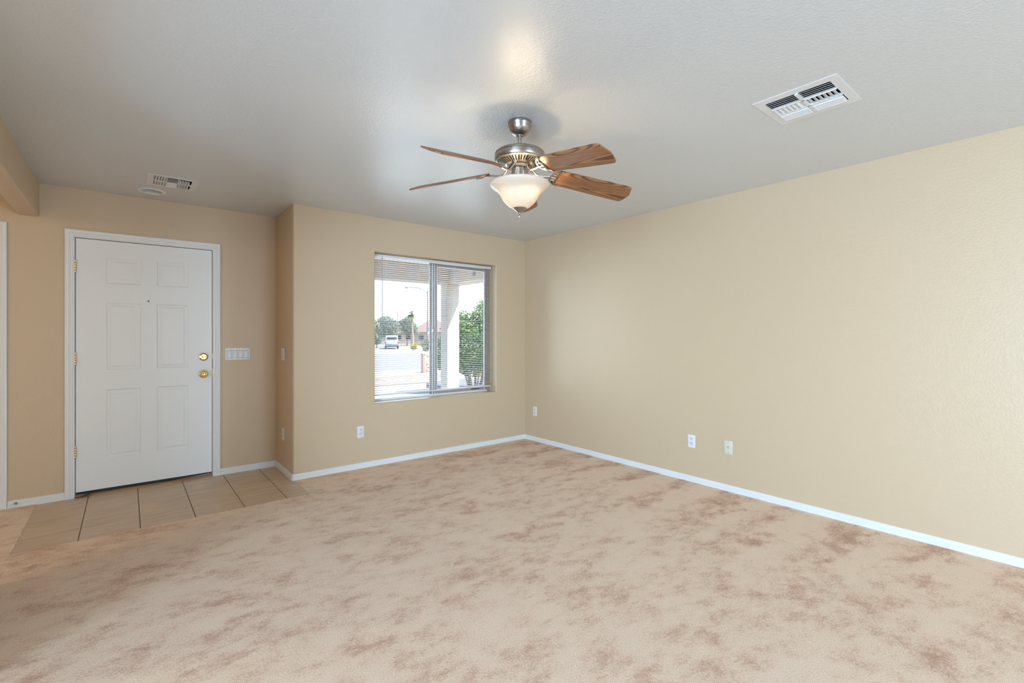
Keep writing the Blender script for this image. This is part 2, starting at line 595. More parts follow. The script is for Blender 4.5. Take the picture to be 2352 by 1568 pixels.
# floor: slab, entry tiles, carpet
structure(MB().box((XL - TH, YB - TH, -0.12), (XR + TH, YD + TH, -0.014)).build('floor', m_grout), 'floor slab under tile and carpet', 'floor')
TX = [-0.56, -0.237, 0.0715, 0.380, 0.6885, 0.985, 1.16]
TY = [3.97, 4.262, 4.579, 4.896, 5.079]
mb = MB()
g = 0.0027
for i in range(len(TX) - 1):
    for j in range(len(TY) - 1):
        x1 = TX[i + 1] - g if i < len(TX) - 2 else (1.139 if TY[j] > 4.4 else 1.16)
        mb.box((TX[i] + g, TY[j] + g, -0.0145), (x1, min(TY[j + 1] - g, YD), -0.004), 0.0012, 1)
tile_floor = mb.build('floor_tile', m_tile, angle=30)
structure(tile_floor, 'beige ceramic tile entry floor in front of the door', 'tile floor')
MB().box((-0.56, 3.97, -0.0138), (1.139, YD, -0.0060)).build('grout', m_grout, tile_floor)
outl = [(XL, YB), (XR, YB), (XR, YF), (1.153, YF)]
rnd = random.Random(3)
y = YF - 0.02
while y > 4.01:
    outl.append((1.153 + rnd.uniform(-0.004, 0.004), y)); y -= 0.012
x = 1.150
while x > -0.52:
    outl.append((x, 3.995 + rnd.uniform(-0.004, 0.004))); x -= 0.012
y = 4.0
while y < YD - 0.01:
    outl.append((-0.530 + rnd.uniform(-0.004, 0.004), y)); y += 0.012
outl += [(-0.530, YD), (XL, YD)]
structure(MB().prism(outl, -0.012, 0.0).build('floor_carpet', m_carpet, smooth=False), 'pinkish beige carpet with darker brushed patches', 'carpet')

# baseboards
BP = [(0, -0.006), (0.0125, -0.006), (0.0125, 0.019), (0.0105, 0.0225), (0.0115, 0.027), (0.0095, 0.0305), (0.010, 0.036),
      (0.0078, 0.040), (0.0075, 0.046), (0.0045, 0.0505), (0, 0.0515)]
UPV = (0, 0, 1)


def baseboard(name, a, b, inward, ma, mbv, label):
    """from a to b; inward normal; ma/mbv mitre offsets along the run per unit depth"""
    d = (Vector(b) - Vector(a)).normalized()
    n = Vector(inward)
    o = MB().sweep(BP, [(a, n + d * ma, UPV), (b, n + d * mbv, UPV)]).build(name, m_trim, angle=20)
    structure(o, label, 'baseboard')


RC = 0.018
baseboard('baseboard_right', (XR, YB, 0), (XR, YF, 0), (-1, 0, 0), 0, -1, 'long white baseboard along the right wall')
baseboard('baseboard_front', (XR, YF, 0), (XT + RC, YF, 0), (0, -1, 0), 1, 0, 'white baseboard under the window')
baseboard('baseboard_return', (XT, YF + RC, 0), (XT, YD, 0), (-1, 0, 0), 0, -1, 'short white baseboard on the narrow side wall')
baseboard('baseboard_entry_right', (XT, YD, 0), (0.667, YD, 0), (0, -1, 0), 1, 0, 'white baseboard between the front door and the corner')
baseboard('baseboard_entry_left', (-0.375, YD, 0), (-0.685, YD, 0), (0, -1, 0), 0, 0, 'white baseboard left of the front door')
fr_ = []
for k in range(9):
    t = k / 8 * math.pi / 2
    nv = Vector((-math.cos(t), -math.sin(t), 0))
    fr_.append((Vector((XT + RC, YF + RC, 0)) + nv * RC, nv, UPV))
structure(MB().sweep(BP, fr_).build('baseboard_corner', m_trim, angle=30), 'white rounded baseboard block on the outer corner', 'baseboard')
baseboard('baseboard_left', (XL, YD, 0), (XL, 0.25, 0), (1, 0, 0), 0, 0, 'white baseboard along the far left wall')

# ---------------------------------------------------------------- doors
CASP = [(0, 0), (0, 0.010), (0.004, 0.0135), (0.012, 0.0135), (0.015, 0.0115), (0.022, 0.0125), (0.027, 0.0155), (0.033, 0.0155),
        (0.036, 0.0135), (0.044, 0.0165), (0.052, 0.0175), (0.0575, 0.0165), (0.0575, 0)]


def casing(x0, x1, z1, zb, parent):
    fr = [((x0, YD, zb), (-1, 0, 0)), ((x0, YD, z1), (-1, 0, 1)), ((x1, YD, z1), (1, 0, 1)), ((x1, YD, zb), (1, 0, 0))]
    return MB().sweep(CASP, [(o, a, (0, -1, 0)) for o, a in fr]).build('door_casing', m_trim, parent, angle=18)


door = empty('door_1', (0.146, YD, 0))
structure(door, 'white six-panel front door with brass knob and deadbolt', 'door')
inv = Matrix.Translation((-0.146, -YD, 0))


def dpart(mb, name, m, parent=door, angle=35, off=True):
    if off: bmesh.ops.transform(mb.bm, matrix=inv, verts=mb.bm.verts)
    return mb.build(name, m, parent, angle=angle)


# slab: front face grid with six moulded panels
SX0, SX1, SZ0, SZ1, SY = -0.3125, 0.6045, 0.036, 2.050, YD + 0.004
mb = MB()
bm = mb.bm
cx = [SX0, -0.129, 0.095, 0.201, 0.425, SX1]
cz_ = [SZ0, 0.282, 0.838, 0.996, 1.547, 1.701, 1.912, SZ1]
vc = {}


def DV(x, z, d=0.0):
    k = (round(x, 5), round(z, 5), round(d, 5))
    if k not in vc: vc[k] = bm.verts.new((x, SY + d, z))
    return vc[k]


for i in range(5):
    for j in range(7):
        x0, x1, z0, z1 = cx[i], cx[i + 1], cz_[j], cz_[j + 1]
        if i in (1, 3) and j in (1, 3, 5):
            loops = []
            for ins, dep in ((0, 0), (0.005, 0.0038), (0.012, 0.0062), (0.018, 0.0058), (0.036, 0.0016), (0.040, 0.0023)):
                loops.append([DV(x0 + ins, z0 + ins, dep), DV(x1 - ins, z0 + ins, dep), DV(x1 - ins, z1 - ins, dep), DV(x0 + ins, z1 - ins, dep)])
            for a, b in zip(loops[:-1], loops[1:]):
                for k in range(4):
                    bm.faces.new((a[k], a[(k + 1) % 4], b[(k + 1) % 4], b[k]))
            bm.faces.new(loops[-1])
        else:
            bm.faces.new((DV(x0, z0), DV(x1, z0), DV(x1, z1), DV(x0, z1)))
bmesh.ops.recalc_face_normals(bm, faces=bm.faces[:])
if sum(f.normal.y for f in bm.faces) > 0:
    bmesh.ops.reverse_faces(bm, faces=bm.faces[:])
mb.box((SX0, SY + 0.0101, SZ0), (SX1, SY + 0.045, SZ1))
for lo, hi in (((SX0, SY, SZ0), (SX0 + 0.001, SY + 0.02, SZ1)), ((SX1 - 0.001, SY, SZ0), (SX1, SY + 0.02, SZ1)),
               ((SX0, SY, SZ1 - 0.001), (SX1, SY + 0.02, SZ1)), ((SX0, SY, SZ0), (SX1, SY + 0.02, SZ0 + 0.001))):
    mb.box(lo, hi)
slab = dpart(mb, 'door_leaf', m_door, angle=8)
c = casing(-0.318, 0.6085, 2.0555, -0.004, door)
for v in c.data.vertices: v.co = inv @ v.co
mb = MB()
mb.box((-0.332, YD - 0.001, -0.004), (-0.3165, YD + TH, 2.068)).box((0.6085, YD - 0.001, -0.004), (0.622, YD + TH, 2.068))
mb.box((-0.332, YD - 0.001, 2.0545), (0.622, YD + TH, 2.068))
mb.box((-0.318, YD + 0.052, 0.0), (-0.306, YD + 0.10, 2.056)).box((0.598, YD + 0.052, 0.0), (0.610, YD + 0.10, 2.056)).box((-0.318, YD + 0.052, 2.043), (0.610, YD + 0.10, 2.056))
dpart(mb, 'door_jamb', m_trim)
for hz in (1.826, 1.092, 0.355):
    mb = MB()
    for k in range(5):
        z0 = hz - 0.049 + k * 0.0197
        mb.lathe([(0.0, z0), (0.0058, z0), (0.0065, z0 + 0.001), (0.0065, z0 + 0.0178), (0.0058, z0 + 0.0188), (0, z0 + 0.0188)], 14, (-0.3155, YD - 0.006, 0))
    mb.lathe([(0, 0), (0.005, 0), (0.005, 0.003), (0.003, 0.005), (0, 0.006)], 12, (-0.3155, YD - 0.006, hz + 0.0495))
    mb.box((-0.3158, YD - 0.004, hz - 0.049), (-0.3148, YD + 0.03, hz + 0.049))
    dpart(mb, 'hinge', m_brass)
RX = Matrix.Rotation(R(90), 4, 'X')      # lathe axis +z -> -y
mb = MB()
mb.lathe([(0, 0), (0.036, 0), (0.0365, 0.003), (0.034, 0.008), (0.026, 0.011), (0.014, 0.012), (0.012, 0.018), (0.012, 0.026), (0.018, 0.029),
          (0.0255, 0.035), (0.0285, 0.043), (0.028, 0.051), (0.023, 0.057), (0.013, 0.0595), (0.010, 0.058), (0.0, 0.058)], 40, (0, 0, 0), RX)
bmesh.ops.translate(mb.bm, vec=(0.539, SY - 0.0005, 0.931), verts=mb.bm.verts)
knob = dpart(mb, 'door_knob', m_brass)
mb = MB().lathe([(0, 0.0), (0.0062, 0.0), (0.0055, 0.003), (0, 0.0032)], 16, (0, 0, 0), RX)
bmesh.ops.translate(mb.bm, vec=(0.539, SY - 0.0575, 0.931), verts=mb.bm.verts)
dpart(mb, 'lock_button', m_nickel, knob)
mb = MB()
mb.lathe([(0, 0), (0.0355, 0), (0.036, 0.004), (0.033, 0.010), (0.024, 0.014), (0.022, 0.012), (0.0, 0.012)], 40, (0, 0, 0), RX)
bmesh.ops.translate(mb.bm, vec=(0.539, SY - 0.0005, 1.085), verts=mb.bm.verts)
dbolt = dpart(mb, 'deadbolt', m_brass)
mb = MB().box((-0.017, -0.026, -0.006), (0.017, -0.010, 0.006), 0.003)
bmesh.ops.translate(mb.bm, vec=(0.539, SY - 0.0005, 1.085), verts=mb.bm.verts)
dpart(mb, 'thumb_turn', m_brass, dbolt)
mb = MB().lathe([(0.0042, 0), (0.008, 0), (0.008, 0.0025), (0.0042, 0.004), (0.0042, 0)], 20, (0, 0, 0), RX, cap=False)
bmesh.ops.translate(mb.bm, vec=(0.144, SY - 0.0002, 1.569), verts=mb.bm.verts)
peep = dpart(mb, 'peephole', m_chrome)
mb = MB().lathe([(0, 0.0004), (0.0042, 0.0004), (0, 0.0012)], 16, (0, 0, 0), RX)
bmesh.ops.translate(mb.bm, vec=(0.144, SY - 0.0002, 1.569), verts=mb.bm.verts)
dpart(mb, 'peephole_lens', m_dark, peep)
for hz, hh in ((0.931, 0.045), (1.085, 0.028)):
    mb = MB().box((0.6055, YD - 0.0025, hz - hh), (0.612, YD + 0.02, hz + hh), 0.001)
    dpart(mb, 'strike_plate', m_brass)
# sweep and threshold
mb = MB()
mb.prism([(-0.312, 0.0365), (0.604, 0.0365), (0.604, 0.026), (0.50, 0.0225), (0.30, 0.0125), (-0.20, 0.0125), (-0.312, 0.020)], 0, 0.03,
         Matrix.Translation((0, YD + 0.036, 0)) @ RX)
dpart(mb, 'door_sweep', m_black)
mb = MB().prism([(-0.014, -0.004), (-0.014, 0.002), (0.004, 0.0115), (0.10, 0.0115), (0.10, -0.004)], -0.316, 0.608,
                Matrix(((0, 0, 1, 0), (1, 0, 0, YD), (0, 1, 0, 0), (0, 0, 0, 1))))
dpart(mb, 'threshold', m_wood)
mb = MB().tube([(-0.318, YD - 0.014, 0.002), (-0.28, YD - 0.03, 0.005), (-0.25, YD - 0.022, 0.011), (-0.225, YD - 0.018, 0.016)], [0.006, 0.008, 0.012, 0.010], 8, 0.4)
dpart(mb, 'corner_weatherstrip', mat('dark_grey_felt', (0.05, 0.05, 0.05, 1), 0.9))

# second door at the far left, only its casing in sight
door2 = empty('door_2', (-1.18, YD, 0))
structure(door2, 'white door cased at the left edge of the photo', 'door')
c = casing(-1.62, -0.7445, 2.0585, 0.0, door2)
for v in c.data.vertices: v.co = Matrix.Translation((1.18, -YD, 0)) @ v.co
mb = MB().box((-1.615, YD + 0.03, 0.012), (-0.75, YD + 0.07, 2.05), 0.002)
for (x0, x1) in ((-1.52, -1.25), (-1.12, -0.85)):
    for z0, z1 in ((0.28, 0.84), (1.0, 1.55), (1.7, 1.91)):
        mb.box((x0, YD + 0.024, z0), (x1, YD + 0.032, z1), 0.004)
bmesh.ops.transform(mb.bm, matrix=Matrix.Translation((1.18, -YD, 0)), verts=mb.bm.verts)
mb.build('door_leaf', m_door, door2)
# small door stop screwed to the baseboard
ds = empty('door_stop', (-0.640, YD - 0.0125, 0.030))
tag(ds, 'small steel door stop with white rubber tip on the left baseboard', 'door stop')
MB().lathe([(0, 0), (0.011, 0), (0.0115, 0.004), (0.006, 0.008), (0.0045, 0.010), (0.0045, 0.052), (0, 0.052)], 18, (0, 0, 0), RX).build('stop_rod', m_chrome, ds)
MB().lathe([(0, 0.050), (0.0075, 0.050), (0.0085, 0.054), (0.0085, 0.066), (0.006, 0.070), (0, 0.070)], 18, (0, 0, 0), RX).build('rubber_tip', m_plate, ds)

# ---------------------------------------------------------------- wall plates

def wall_frame(axis):
    """local x right along the wall, local y out into the room, local z up"""
    if axis == 'front': return 0.0 + math.pi     # wall facing -Y
    if axis == 'right': return math.pi / 2        # wall facing -X
    if axis == 'return': return math.pi / 2


def outlet(name, loc, rz, label, w=0.069, h=0.112):
    o = empty(name, loc, rz)
    tag(o, label, 'power outlet', 'duplex outlets low on the walls')
    MB().box((-w / 2, 0, -h / 2), (w / 2, 0.0055, h / 2), 0.0028, 3).build('cover_plate', m_plate, o)
    for s in (1, -1):
        mb = MB()
        zc = s * 0.0195
        ol = []
        for k in range(28):
            t = 2 * math.pi * k / 28
            ol.append((0.0172 * math.cos(t), max(-0.0142, min(0.0142, 0.0172 * math.sin(t))) + zc))
        mb.prism(ol, -0.0070, -0.003, RX)
        f = mb.build('receptacle', m_plate2, o)
        # RX maps local z to -y: flip out of the wall
        for v in f.data.vertices: v.co.y = abs(v.co.y)
        f.data.flip_normals()
        mb = MB()
        mb.box((-0.0078, 0.0066, zc + 0.0005), (-0.0052, 0.0073, zc + 0.0095)).box((0.0052, 0.0066, zc + 0.0015), (0.0078, 0.0073, zc + 0.0090))
        mb.lathe([(0, 0.0066), (0.0027, 0.0066), (0.0027, 0.0073), (0, 0.0073)], 12, (0, 0, zc - 0.0065), Matrix.Rotation(R(-90), 4, 'X'))
        mb.build('socket_slots', m_dark, f)
    MB().lathe([(0, 0.0055), (0.003, 0.0055), (0.0025, 0.0066), (0, 0.0068)], 12, (0, 0, 0), Matrix.Rotation(R(-90), 4, 'X')).build('screw', m_plate2, o)
    return o


FACE_FRONT, FACE_RIGHT = math.pi, math.pi / 2
outlet('outlet', (1.748, YF, 0.3500), FACE_FRONT, 'white duplex outlet below and left of the window')
outlet('outlet', (XR, 4.2745, 0.358), FACE_RIGHT, 'white duplex outlet on the right wall nearest the room corner')
outlet('outlet', (XR, 2.225, 0.353), FACE_RIGHT, 'white duplex outlet beside the ivory cable plate on the right wall')
outlet('outlet', (XT, 4.797, 0.3545), FACE_RIGHT, 'white duplex outlet low on the narrow side wall by the entry', w=0.074)
# coax plate
o = empty('cable_plate', (XR, 1.898, 0.360), FACE_RIGHT)
tag(o, 'ivory cable TV wall plate with one brass coax jack, right wall', 'cable plate')
MB().box((-0.035, 0, -0.055), (0.035, 0.0055, 0.055), 0.0028, 3).build('cover_plate', m_ivory, o)
RXM = Matrix.Rotation(R(-90), 4, 'X')
MB().lathe([(0, 0.005), (0.0075, 0.005), (0.0075, 0.0078), (0, 0.0078)], 6, (0, 0, 0), RXM).lathe([(0, 0.0078), (0.0048, 0.0078), (0.0048, 0.017), (0.0030, 0.017), (0.0030, 0.013), (0, 0.013)], 20, (0, 0, 0), RXM).build('coax_jack', m_brass, o)
for s in (1, -1):
    MB().lathe([(0, 0.0052), (0.0030, 0.0052), (0.0024, 0.0064), (0, 0.0066)], 12, (0, 0, s * 0.0415), RXM).build('screw', m_chrome, o)


def rocker_plate(name, loc, rz, gangs, w, label, group=None, h=0.112, depth=0.0055):
    o = empty(name, loc, rz)
    tag(o, label, 'light switch', group)
    MB().box((-w / 2, 0, -h / 2), (w / 2, depth, h / 2), 0.0028, 3).build('cover_plate', m_plate, o)
    for k in range(gangs):
        xc = (k - (gangs - 1) / 2) * 0.046
        mb = MB()
        fr_o, fr_i = (0.0178, 0.0345), (0.0164, 0.0331)
        mb.box((xc - fr_o[0], depth - 0.0005, -fr_o[1]), (xc + fr_o[0], depth + 0.0002, fr_o[1]))
        mb.build('switch_gap', m_dark, o)
        mb = MB()
        t = 0.0030
        mb.bm.free()
        mb = MB()
        ol = [(-0.0326, 0.0012), (-0.0326, 0.0030), (0.0, 0.0018), (0.0326, 0.0044), (0.0326, 0.0012)]
        mb.sweep([(b, a) for a, b in ol], [((xc - 0.0160, depth - 0.001, 0), (0, 1, 0), (0, 0, 1)), ((xc + 0.0160, depth - 0.001, 0), (0, 1, 0), (0, 0, 1))])
        mb.build('rocker_switch', m_plate2, o, angle=20)
        for s in (1, -1):
            MB().lathe([(0, depth - 0.0003), (0.0026, depth - 0.0003), (0.0022, depth + 0.0008), (0, depth + 0.001)], 10, (xc, 0, s * 0.0485), RXM).build('screw', m_chrome, o)
    return o


rocker_plate('light_switch', (0.809, YD, 1.1045), FACE_FRONT, 4, 0.205, 'white wall plate with four rocker switches right of the front door')
rocker_plate('light_switch', (XT, 4.790, 1.1025), FACE_RIGHT, 1, 0.088, 'single white rocker switch on the narrow side wall', depth=0.010)

# ---------------------------------------------------------------- window, blind
win = empty('window_1', (2.6425, YF + TH, WZ0))
structure(win, 'sliding window in the front wall, seen through open blinds', 'window')


def wpart(mb, name, m, parent=win):
    bmesh.ops.translate(mb.bm, vec=(-2.6425, -(YF + TH), -WZ0), verts=mb.bm.verts)
    return mb.build(name, m, parent)


FY0, FY1 = 4.592, 4.640
mb = MB()
mb.box((WX0, FY0, WZ0), (WX0 + 0.040, FY1, WZ1), 0.002).box((WX1 - 0.040, FY0, WZ0), (WX1, FY1, WZ1), 0.002)
mb.box((WX0 + 0.040, FY0 + 0.001, WZ1 - 0.040), (WX1 - 0.040, FY1 - 0.001, WZ1), 0.002)
wpart(mb, 'window_frame', m_frame)
wpart(MB().box((WX0 + 0.041, FY0 - 0.006, WZ0), (WX1 - 0.041, FY1, WZ0 + 0.022), 0.002), 'sill_track', m_framel)
MXC = 2.630
# sliding sash on the right (room side), fixed pane on the left
mb = MB()
sx0, sx1, sz0, sz1 = MXC - 0.022, WX1 - 0.041, WZ0 + 0.023, WZ1 - 0.041
mb.box((sx0, FY0 + 0.002, sz0), (sx0 + 0.060, FY0 + 0.022, sz1), 0.002).box((sx1 - 0.036, FY0 + 0.002, sz0), (sx1, FY0 + 0.022, sz1), 0.002)
mb.box((sx0 + 0.060, FY0 + 0.003, sz0), (sx1 - 0.036, FY0 + 0.021, sz0 + 0.034), 0.002).box((sx0 + 0.060, FY0 + 0.003, sz1 - 0.03), (sx1 - 0.036, FY0 + 0.021, sz1), 0.002)
sash = wpart(mb, 'sliding_sash', m_frame)
mb = MB()
for xo, wd_ in ((-0.006, 0.010), (0.026, 0.007), (0.056, 0.005)):
    mb.box((sx0 + xo, FY0 - 0.001, sz0), (sx0 + xo + wd_, FY0 + 0.004, sz1), 0.001)
mb.box((sx1 - 0.040, FY0 - 0.001, sz0), (sx1 - 0.034, FY0 + 0.004, sz1), 0.001)
wpart(mb, 'sash_bead', m_framel)
mb = MB().box((sx1 - 0.22, FY0 - 0.002, sz0 + 0.012), (sx1 - 0.11, FY0 + 0.003, sz0 + 0.020))
wpart(mb, 'finger_slot', m_black, win)
mb = MB().box((MXC - 0.030, FY0 - 0.010, 1.30), (MXC - 0.004, FY0 + 0.003, 1.36), 0.003).box((MXC - 0.022, FY0 - 0.016, 1.315), (MXC - 0.010, FY0 - 0.009, 1.350), 0.002)
wpart(mb, 'sash_latch', m_chrome, win)
wpart(MB().box((MXC - 0.040, FY0 + 0.024, sz0), (MXC + 0.012, FY1 - 0.004, sz1), 0.002), 'meeting_stile', m_frame)
wpart(MB().box((WX0 + 0.04, FY0 + 0.034, sz0), (MXC - 0.02, FY0 + 0.037, sz1)), 'glass_pane', m_glass)
wpart(MB().box((sx0 + 0.058, FY0 + 0.010, sz0 + 0.03), (sx1 - 0.034, FY0 + 0.013, sz1 - 0.028)), 'glass_pane', m_glass)

BX0, BX1, BY = WX0 + 0.012, WX1 - 0.024, YF + 0.078
blind = empty('window_blind', (2.64, BY, WZ1))
tag(blind, 'white mini blind with open slats hanging in the front window', 'window blind')


def bpart(mb, name, m, parent=blind, angle=35):
    bmesh.ops.translate(mb.bm, vec=(-2.64, -BY, -WZ1), verts=mb.bm.verts)
    return mb.build(name, m, parent, angle=angle)


HZ0, HZ1 = 2.062, 2.092
mb = MB()
mb.box((BX0, BY - 0.0125, HZ0), (BX1, BY + 0.0125, HZ1), 0.002)
bpart(mb, 'head_rail', m_rail)
SL0, PITCH, NS = 0.700, 0.02135, 63
mb = MB()
bm = mb.bm
for k in range(NS):
    z = SL0 + k * PITCH + 0.002
    rows = []
    for a in (-0.0125, -0.0065, 0.0, 0.0065, 0.0125):
        zz = z + 0.0022 * (1 - (a / 0.0125) ** 2) + 0.06 * a
        rows.append((bm.verts.new((BX0 + 0.006, BY + a, zz)), bm.verts.new((BX1 - 0.008, BY + a, zz))))
    for (a, b), (c_, d) in zip(rows[:-1], rows[1:]):
        bm.faces.new((a, b, d, c_))
sl = bpart(mb, 'slats', m_blind, angle=60)
md = sl.modifiers.new('thickness', 'SOLIDIFY')
md.thickness = 0.0005
bpart(MB().box((BX0 + 0.004, BY - 0.013, 0.672), (BX1 - 0.006, BY + 0.013, 0.688), 0.003), 'bottom_rail', m_rail)
for xx in (2.05, 2.42, 2.86, 3.24):
    mb = MB()
    for yy in (BY - 0.0135, BY + 0.0135):
        mb.tube([(xx, yy, 0.685), (xx, yy, HZ0 + 0.002)], 0.0007, 5)
    bpart(mb, 'ladder_cord', m_cord)
mb = MB().tube([(1.992, BY - 0.024, 2.065), (1.992, BY - 0.026, 1.9), (1.992, BY - 0.026, 1.295)], 0.0042, 6)
wd = bpart(mb, 'tilt_wand', m_wand)
bpart(MB().tube([(1.992, BY - 0.013, 2.070), (1.992, BY - 0.022, 2.074), (1.992, BY - 0.024, 2.063)], 0.002, 6), 'wand_hook', m_plate, wd)

# patio door on the left and window at the rear, both outside the photograph
d3 = empty('door_3', (XL - TH / 2, -1.20, 0), R(90))
structure(d3, 'glazed patio door in the left wall, outside the photograph', 'door')
w2 = empty('window_2', (2.10, YB - TH / 2, 0))
structure(w2, 'wide rear window behind the viewer', 'window')
for root, z0, z1 in ((d3, 0.0, 2.08), (w2, 0.30, 2.10)):
    mb = MB()
    mb.box((-1.45, -0.04, z0), (-1.40, 0.04, z1)).box((1.40, -0.04, z0), (1.45, 0.04, z1)).box((-1.45, -0.04, z1 - 0.05), (1.45, 0.04, z1)).box((-1.45, -0.04, z0), (1.45, 0.04, z0 + 0.05)).box((-0.03, -0.03, z0), (0.03, 0.03, z1))
    mb.build('window_frame' if root is w2 else 'door_frame', m_trim, root)
    for sx in (-1, 1):
        MB().box((min(sx * 0.03, sx * 1.40), -0.004, z0 + 0.05), (max(sx * 0.03, sx * 1.40), 0.004, z1 - 0.05)).build('glass_pane', m_glass, root)

# ---------------------------------------------------------------- ceiling registers and can light

def register(loc, size, label):
    o = empty('ceiling_vent', (loc[0], loc[1], H))
    tag(o, label, 'air vent', 'white ceiling registers')
    k = size / 0.362
    o.scale = (k, k, k)
    h, gx, gy = 0.181, 0.132, 0.142
    # face plate: stepped frame
    mb = slab_with_holes([-h, -gx, gx, h], [-h, -gy, gy, h], {(1, 1)}, -0.0028, 0.0, 'z')
    mb.box((-gx, -0.007, -0.010), (gx, 0.007, 0.004))          # centre divider
    for a in (-0.046, 0.036):
        mb.box((a - 0.003, -gy, -0.010), (a + 0.003, gy, 0.004))
    mb.build('face_plate', m_vent, o)
    MB().box((-gx - 0.01, -gy - 0.002, 0.15), (gx + 0.01, gy + 0.002, 0.152)).box((-gx - 0.012, -gy - 0.002, 0.001), (-gx - 0.01, gy + 0.002, 0.152)).box((gx + 0.01, -gy - 0.002, 0.001), (gx + 0.012, gy + 0.002, 0.152)) \
        .box((-gx - 0.01, -gy - 0.004, 0.001), (gx + 0.01, -gy - 0.002, 0.152)).box((-gx - 0.01, gy + 0.002, 0.001), (gx + 0.01, gy + 0.004, 0.152)).build('duct_boot', m_duct, o)

    def blade(cx_, cy_, along, length, lean, wdt=0.022, zc_=-0.003):
        """along 'y' or 'x'; lean = direction of the lower edge"""
        mb = MB()
        mb.box((-length / 2, -wdt / 2, -0.0006), (length / 2, wdt / 2, 0.0006))
        # build along x, leaning about x
        rot = Matrix.Rotation(lean, 4, 'X')
        if along == 'y': rot = Matrix.Rotation(R(90), 4, 'Z') @ rot
        bmesh.ops.transform(mb.bm, matrix=Matrix.Translation((cx_, cy_, zc_)) @ rot, verts=mb.bm.verts)
        mb.build('louver', m_vent, o)
    hy = (gy + 0.007) / 2
    ln = gy - 0.012
    for s in (1, -1):
        for q in range(4):
            blade(-0.119 + q * 0.0195, s * hy, 'y', ln, R(-28), 0.020)      # outer row, blows to -x
            blade(0.050 + q * 0.0195, s * hy, 'y', ln, R(38), 0.018, -0.009)        # far row, blows to +x
        for q in range(6):
            blade(-0.005, s * (0.020 + q * 0.0210), 'x', 0.072, R(28) if s < 0 else R(-40), 0.026 if s > 0 else 0.022, -0.004)
    return o


register(VENT_A, VENT_A[2], 'white square ceiling register at the right, near the right wall')
register(VENT_B, VENT_B[2], 'white ceiling register above the front door')
can = empty('recessed_light', (CAN[0], CAN[1], H))
tag(can, 'round white recessed ceiling light above the front door, switched off', 'recessed light')
MB().lathe([(0.074, 0.0), (0.094, 0.0), (0.095, -0.003), (0.090, -0.0065), (0.078, -0.007), (0.074, -0.004), (0.074, 0.0)], 48, cap=False).build('trim_ring', m_plate, can)
MB().lathe([(0.0745, -0.004), (0.072, 0.004), (0.066, 0.03), (0.058, 0.07), (0.057, 0.072), (0, 0.072)], 48, cap=False).build('reflector_cone', mat('white_baffle', (0.7, 0.69, 0.67, 1), 0.5), can)
MB().sphere((0, 0, 0.062), 0.036, 20, 12, (1, 1, 0.5)).build('lamp_bulb', mat('unlit_frosted_bulb', (0.6, 0.6, 0.58, 1), 0.4), can)

# unseen lamp assumed over the dining side, added to warm the left walls
o = empty('assumed_lamp', (-2.1, 3.0, H))
tag(o, 'round flush ceiling lamp assumed left of the beam for warm light, out of view', 'ceiling lamp')
MB().lathe([(0, 0), (0.17, 0), (0.17, -0.022), (0.16, -0.03), (0.0, -0.03)], 40).build('lamp_base', m_nickel, o)
MB().lathe([(0.155, -0.03), (0.15, -0.06), (0.12, -0.085), (0.07, -0.10), (0, -0.105)], 40, cap=False).build('lamp_shade', m_bowl, o)
ld = bpy.data.lights.new('assumed_lamp_light', 'POINT')
ld.energy = 23
ld.color = (1.0, 0.75, 0.40)
ld.shadow_soft_size = 0.12
lo = bpy.data.objects.new('assumed_lamp_light', ld)
COL.objects.link(lo)
lo.parent = o
lo.location = (0, 0, -0.25)

# ---------------------------------------------------------------- ceiling fan
FX, FY = 1.660, 1.974
fan = empty('ceiling_fan', (FX, FY, H))
tag(fan, 'brushed nickel ceiling fan with five oak blades and a lit glass bowl', 'ceiling fan')


def flathe(name, prof, m, parent=fan, n=56, cap=True):
    return MB().lathe([(r, z - H) for r, z in prof], n, cap=cap).build(name, m, parent, angle=30)


canopy = flathe('canopy', [(0.0635, 2.44), (0.0645, 2.438), (0.0645, 2.424), (0.0635, 2.422), (0.0625, 2.419), (0.0610, 2.408), (0.0565, 2.396), (0.049, 2.384), (0.039, 2.374), (0.030, 2.369), (0.018, 2.367), (0.015, 2.369)], m_nickel)
for k in range(4):
    t = k * math.pi / 2 + 0.9
    MB().sphere((0.0645 * math.cos(t), 0.0645 * math.sin(t), -0.009), 0.0035, 8, 6).build('screw', m_chrome, canopy)
flathe('downrod', [(0.0107, 2.372), (0.0107, 2.286)], m_nickel, n=24)
flathe('hanger_ball', [(0.0, 2.379), (0.019, 2.377), (0.022, 2.370), (0.018, 2.363), (0.0, 2.362)], m_nickel, canopy, n=28)
motor = flathe('motor_housing', [(0.0, 2.290), (0.030, 2.290), (0.034, 2.286), (0.088, 2.283), (0.118, 2.279), (0.130, 2.274), (0.1355, 2.268), (0.1365, 2.262), (0.1350, 2.260), (0.1370, 2.257), (0.1378, 2.243), (0.1365, 2.232), (0.131, 2.224), (0.126, 2.222)], m_nickel, cap=False)
mb = MB()
NV = 44
ang = [2 * math.pi * k / NV for k in range(NV)]
bm = mb.bm
for k in range(NV):
    for a0, a1 in ((ang[k], ang[k] + 2 * math.pi / NV * 0.52),):
        vs = []
        for r, z in ((0.124, 2.2215), (0.076, 2.206)):
            vs.append([bm.verts.new((r * math.cos(a), r * math.sin(a), z - H)) for a in (a0, a1)])
        bm.faces.new((vs[0][0], vs[0][1], vs[1][1], vs[1][0]))
bmesh.ops.solidify(bm, geom=bm.faces[:], thickness=0.004)
mb.lathe([(0.1265, 2.2235 - H), (0.1205, 2.2185 - H), (0.1205, 2.2225 - H), (0.1265, 2.2275 - H), (0.1265, 2.2235 - H)], 56, cap=False)
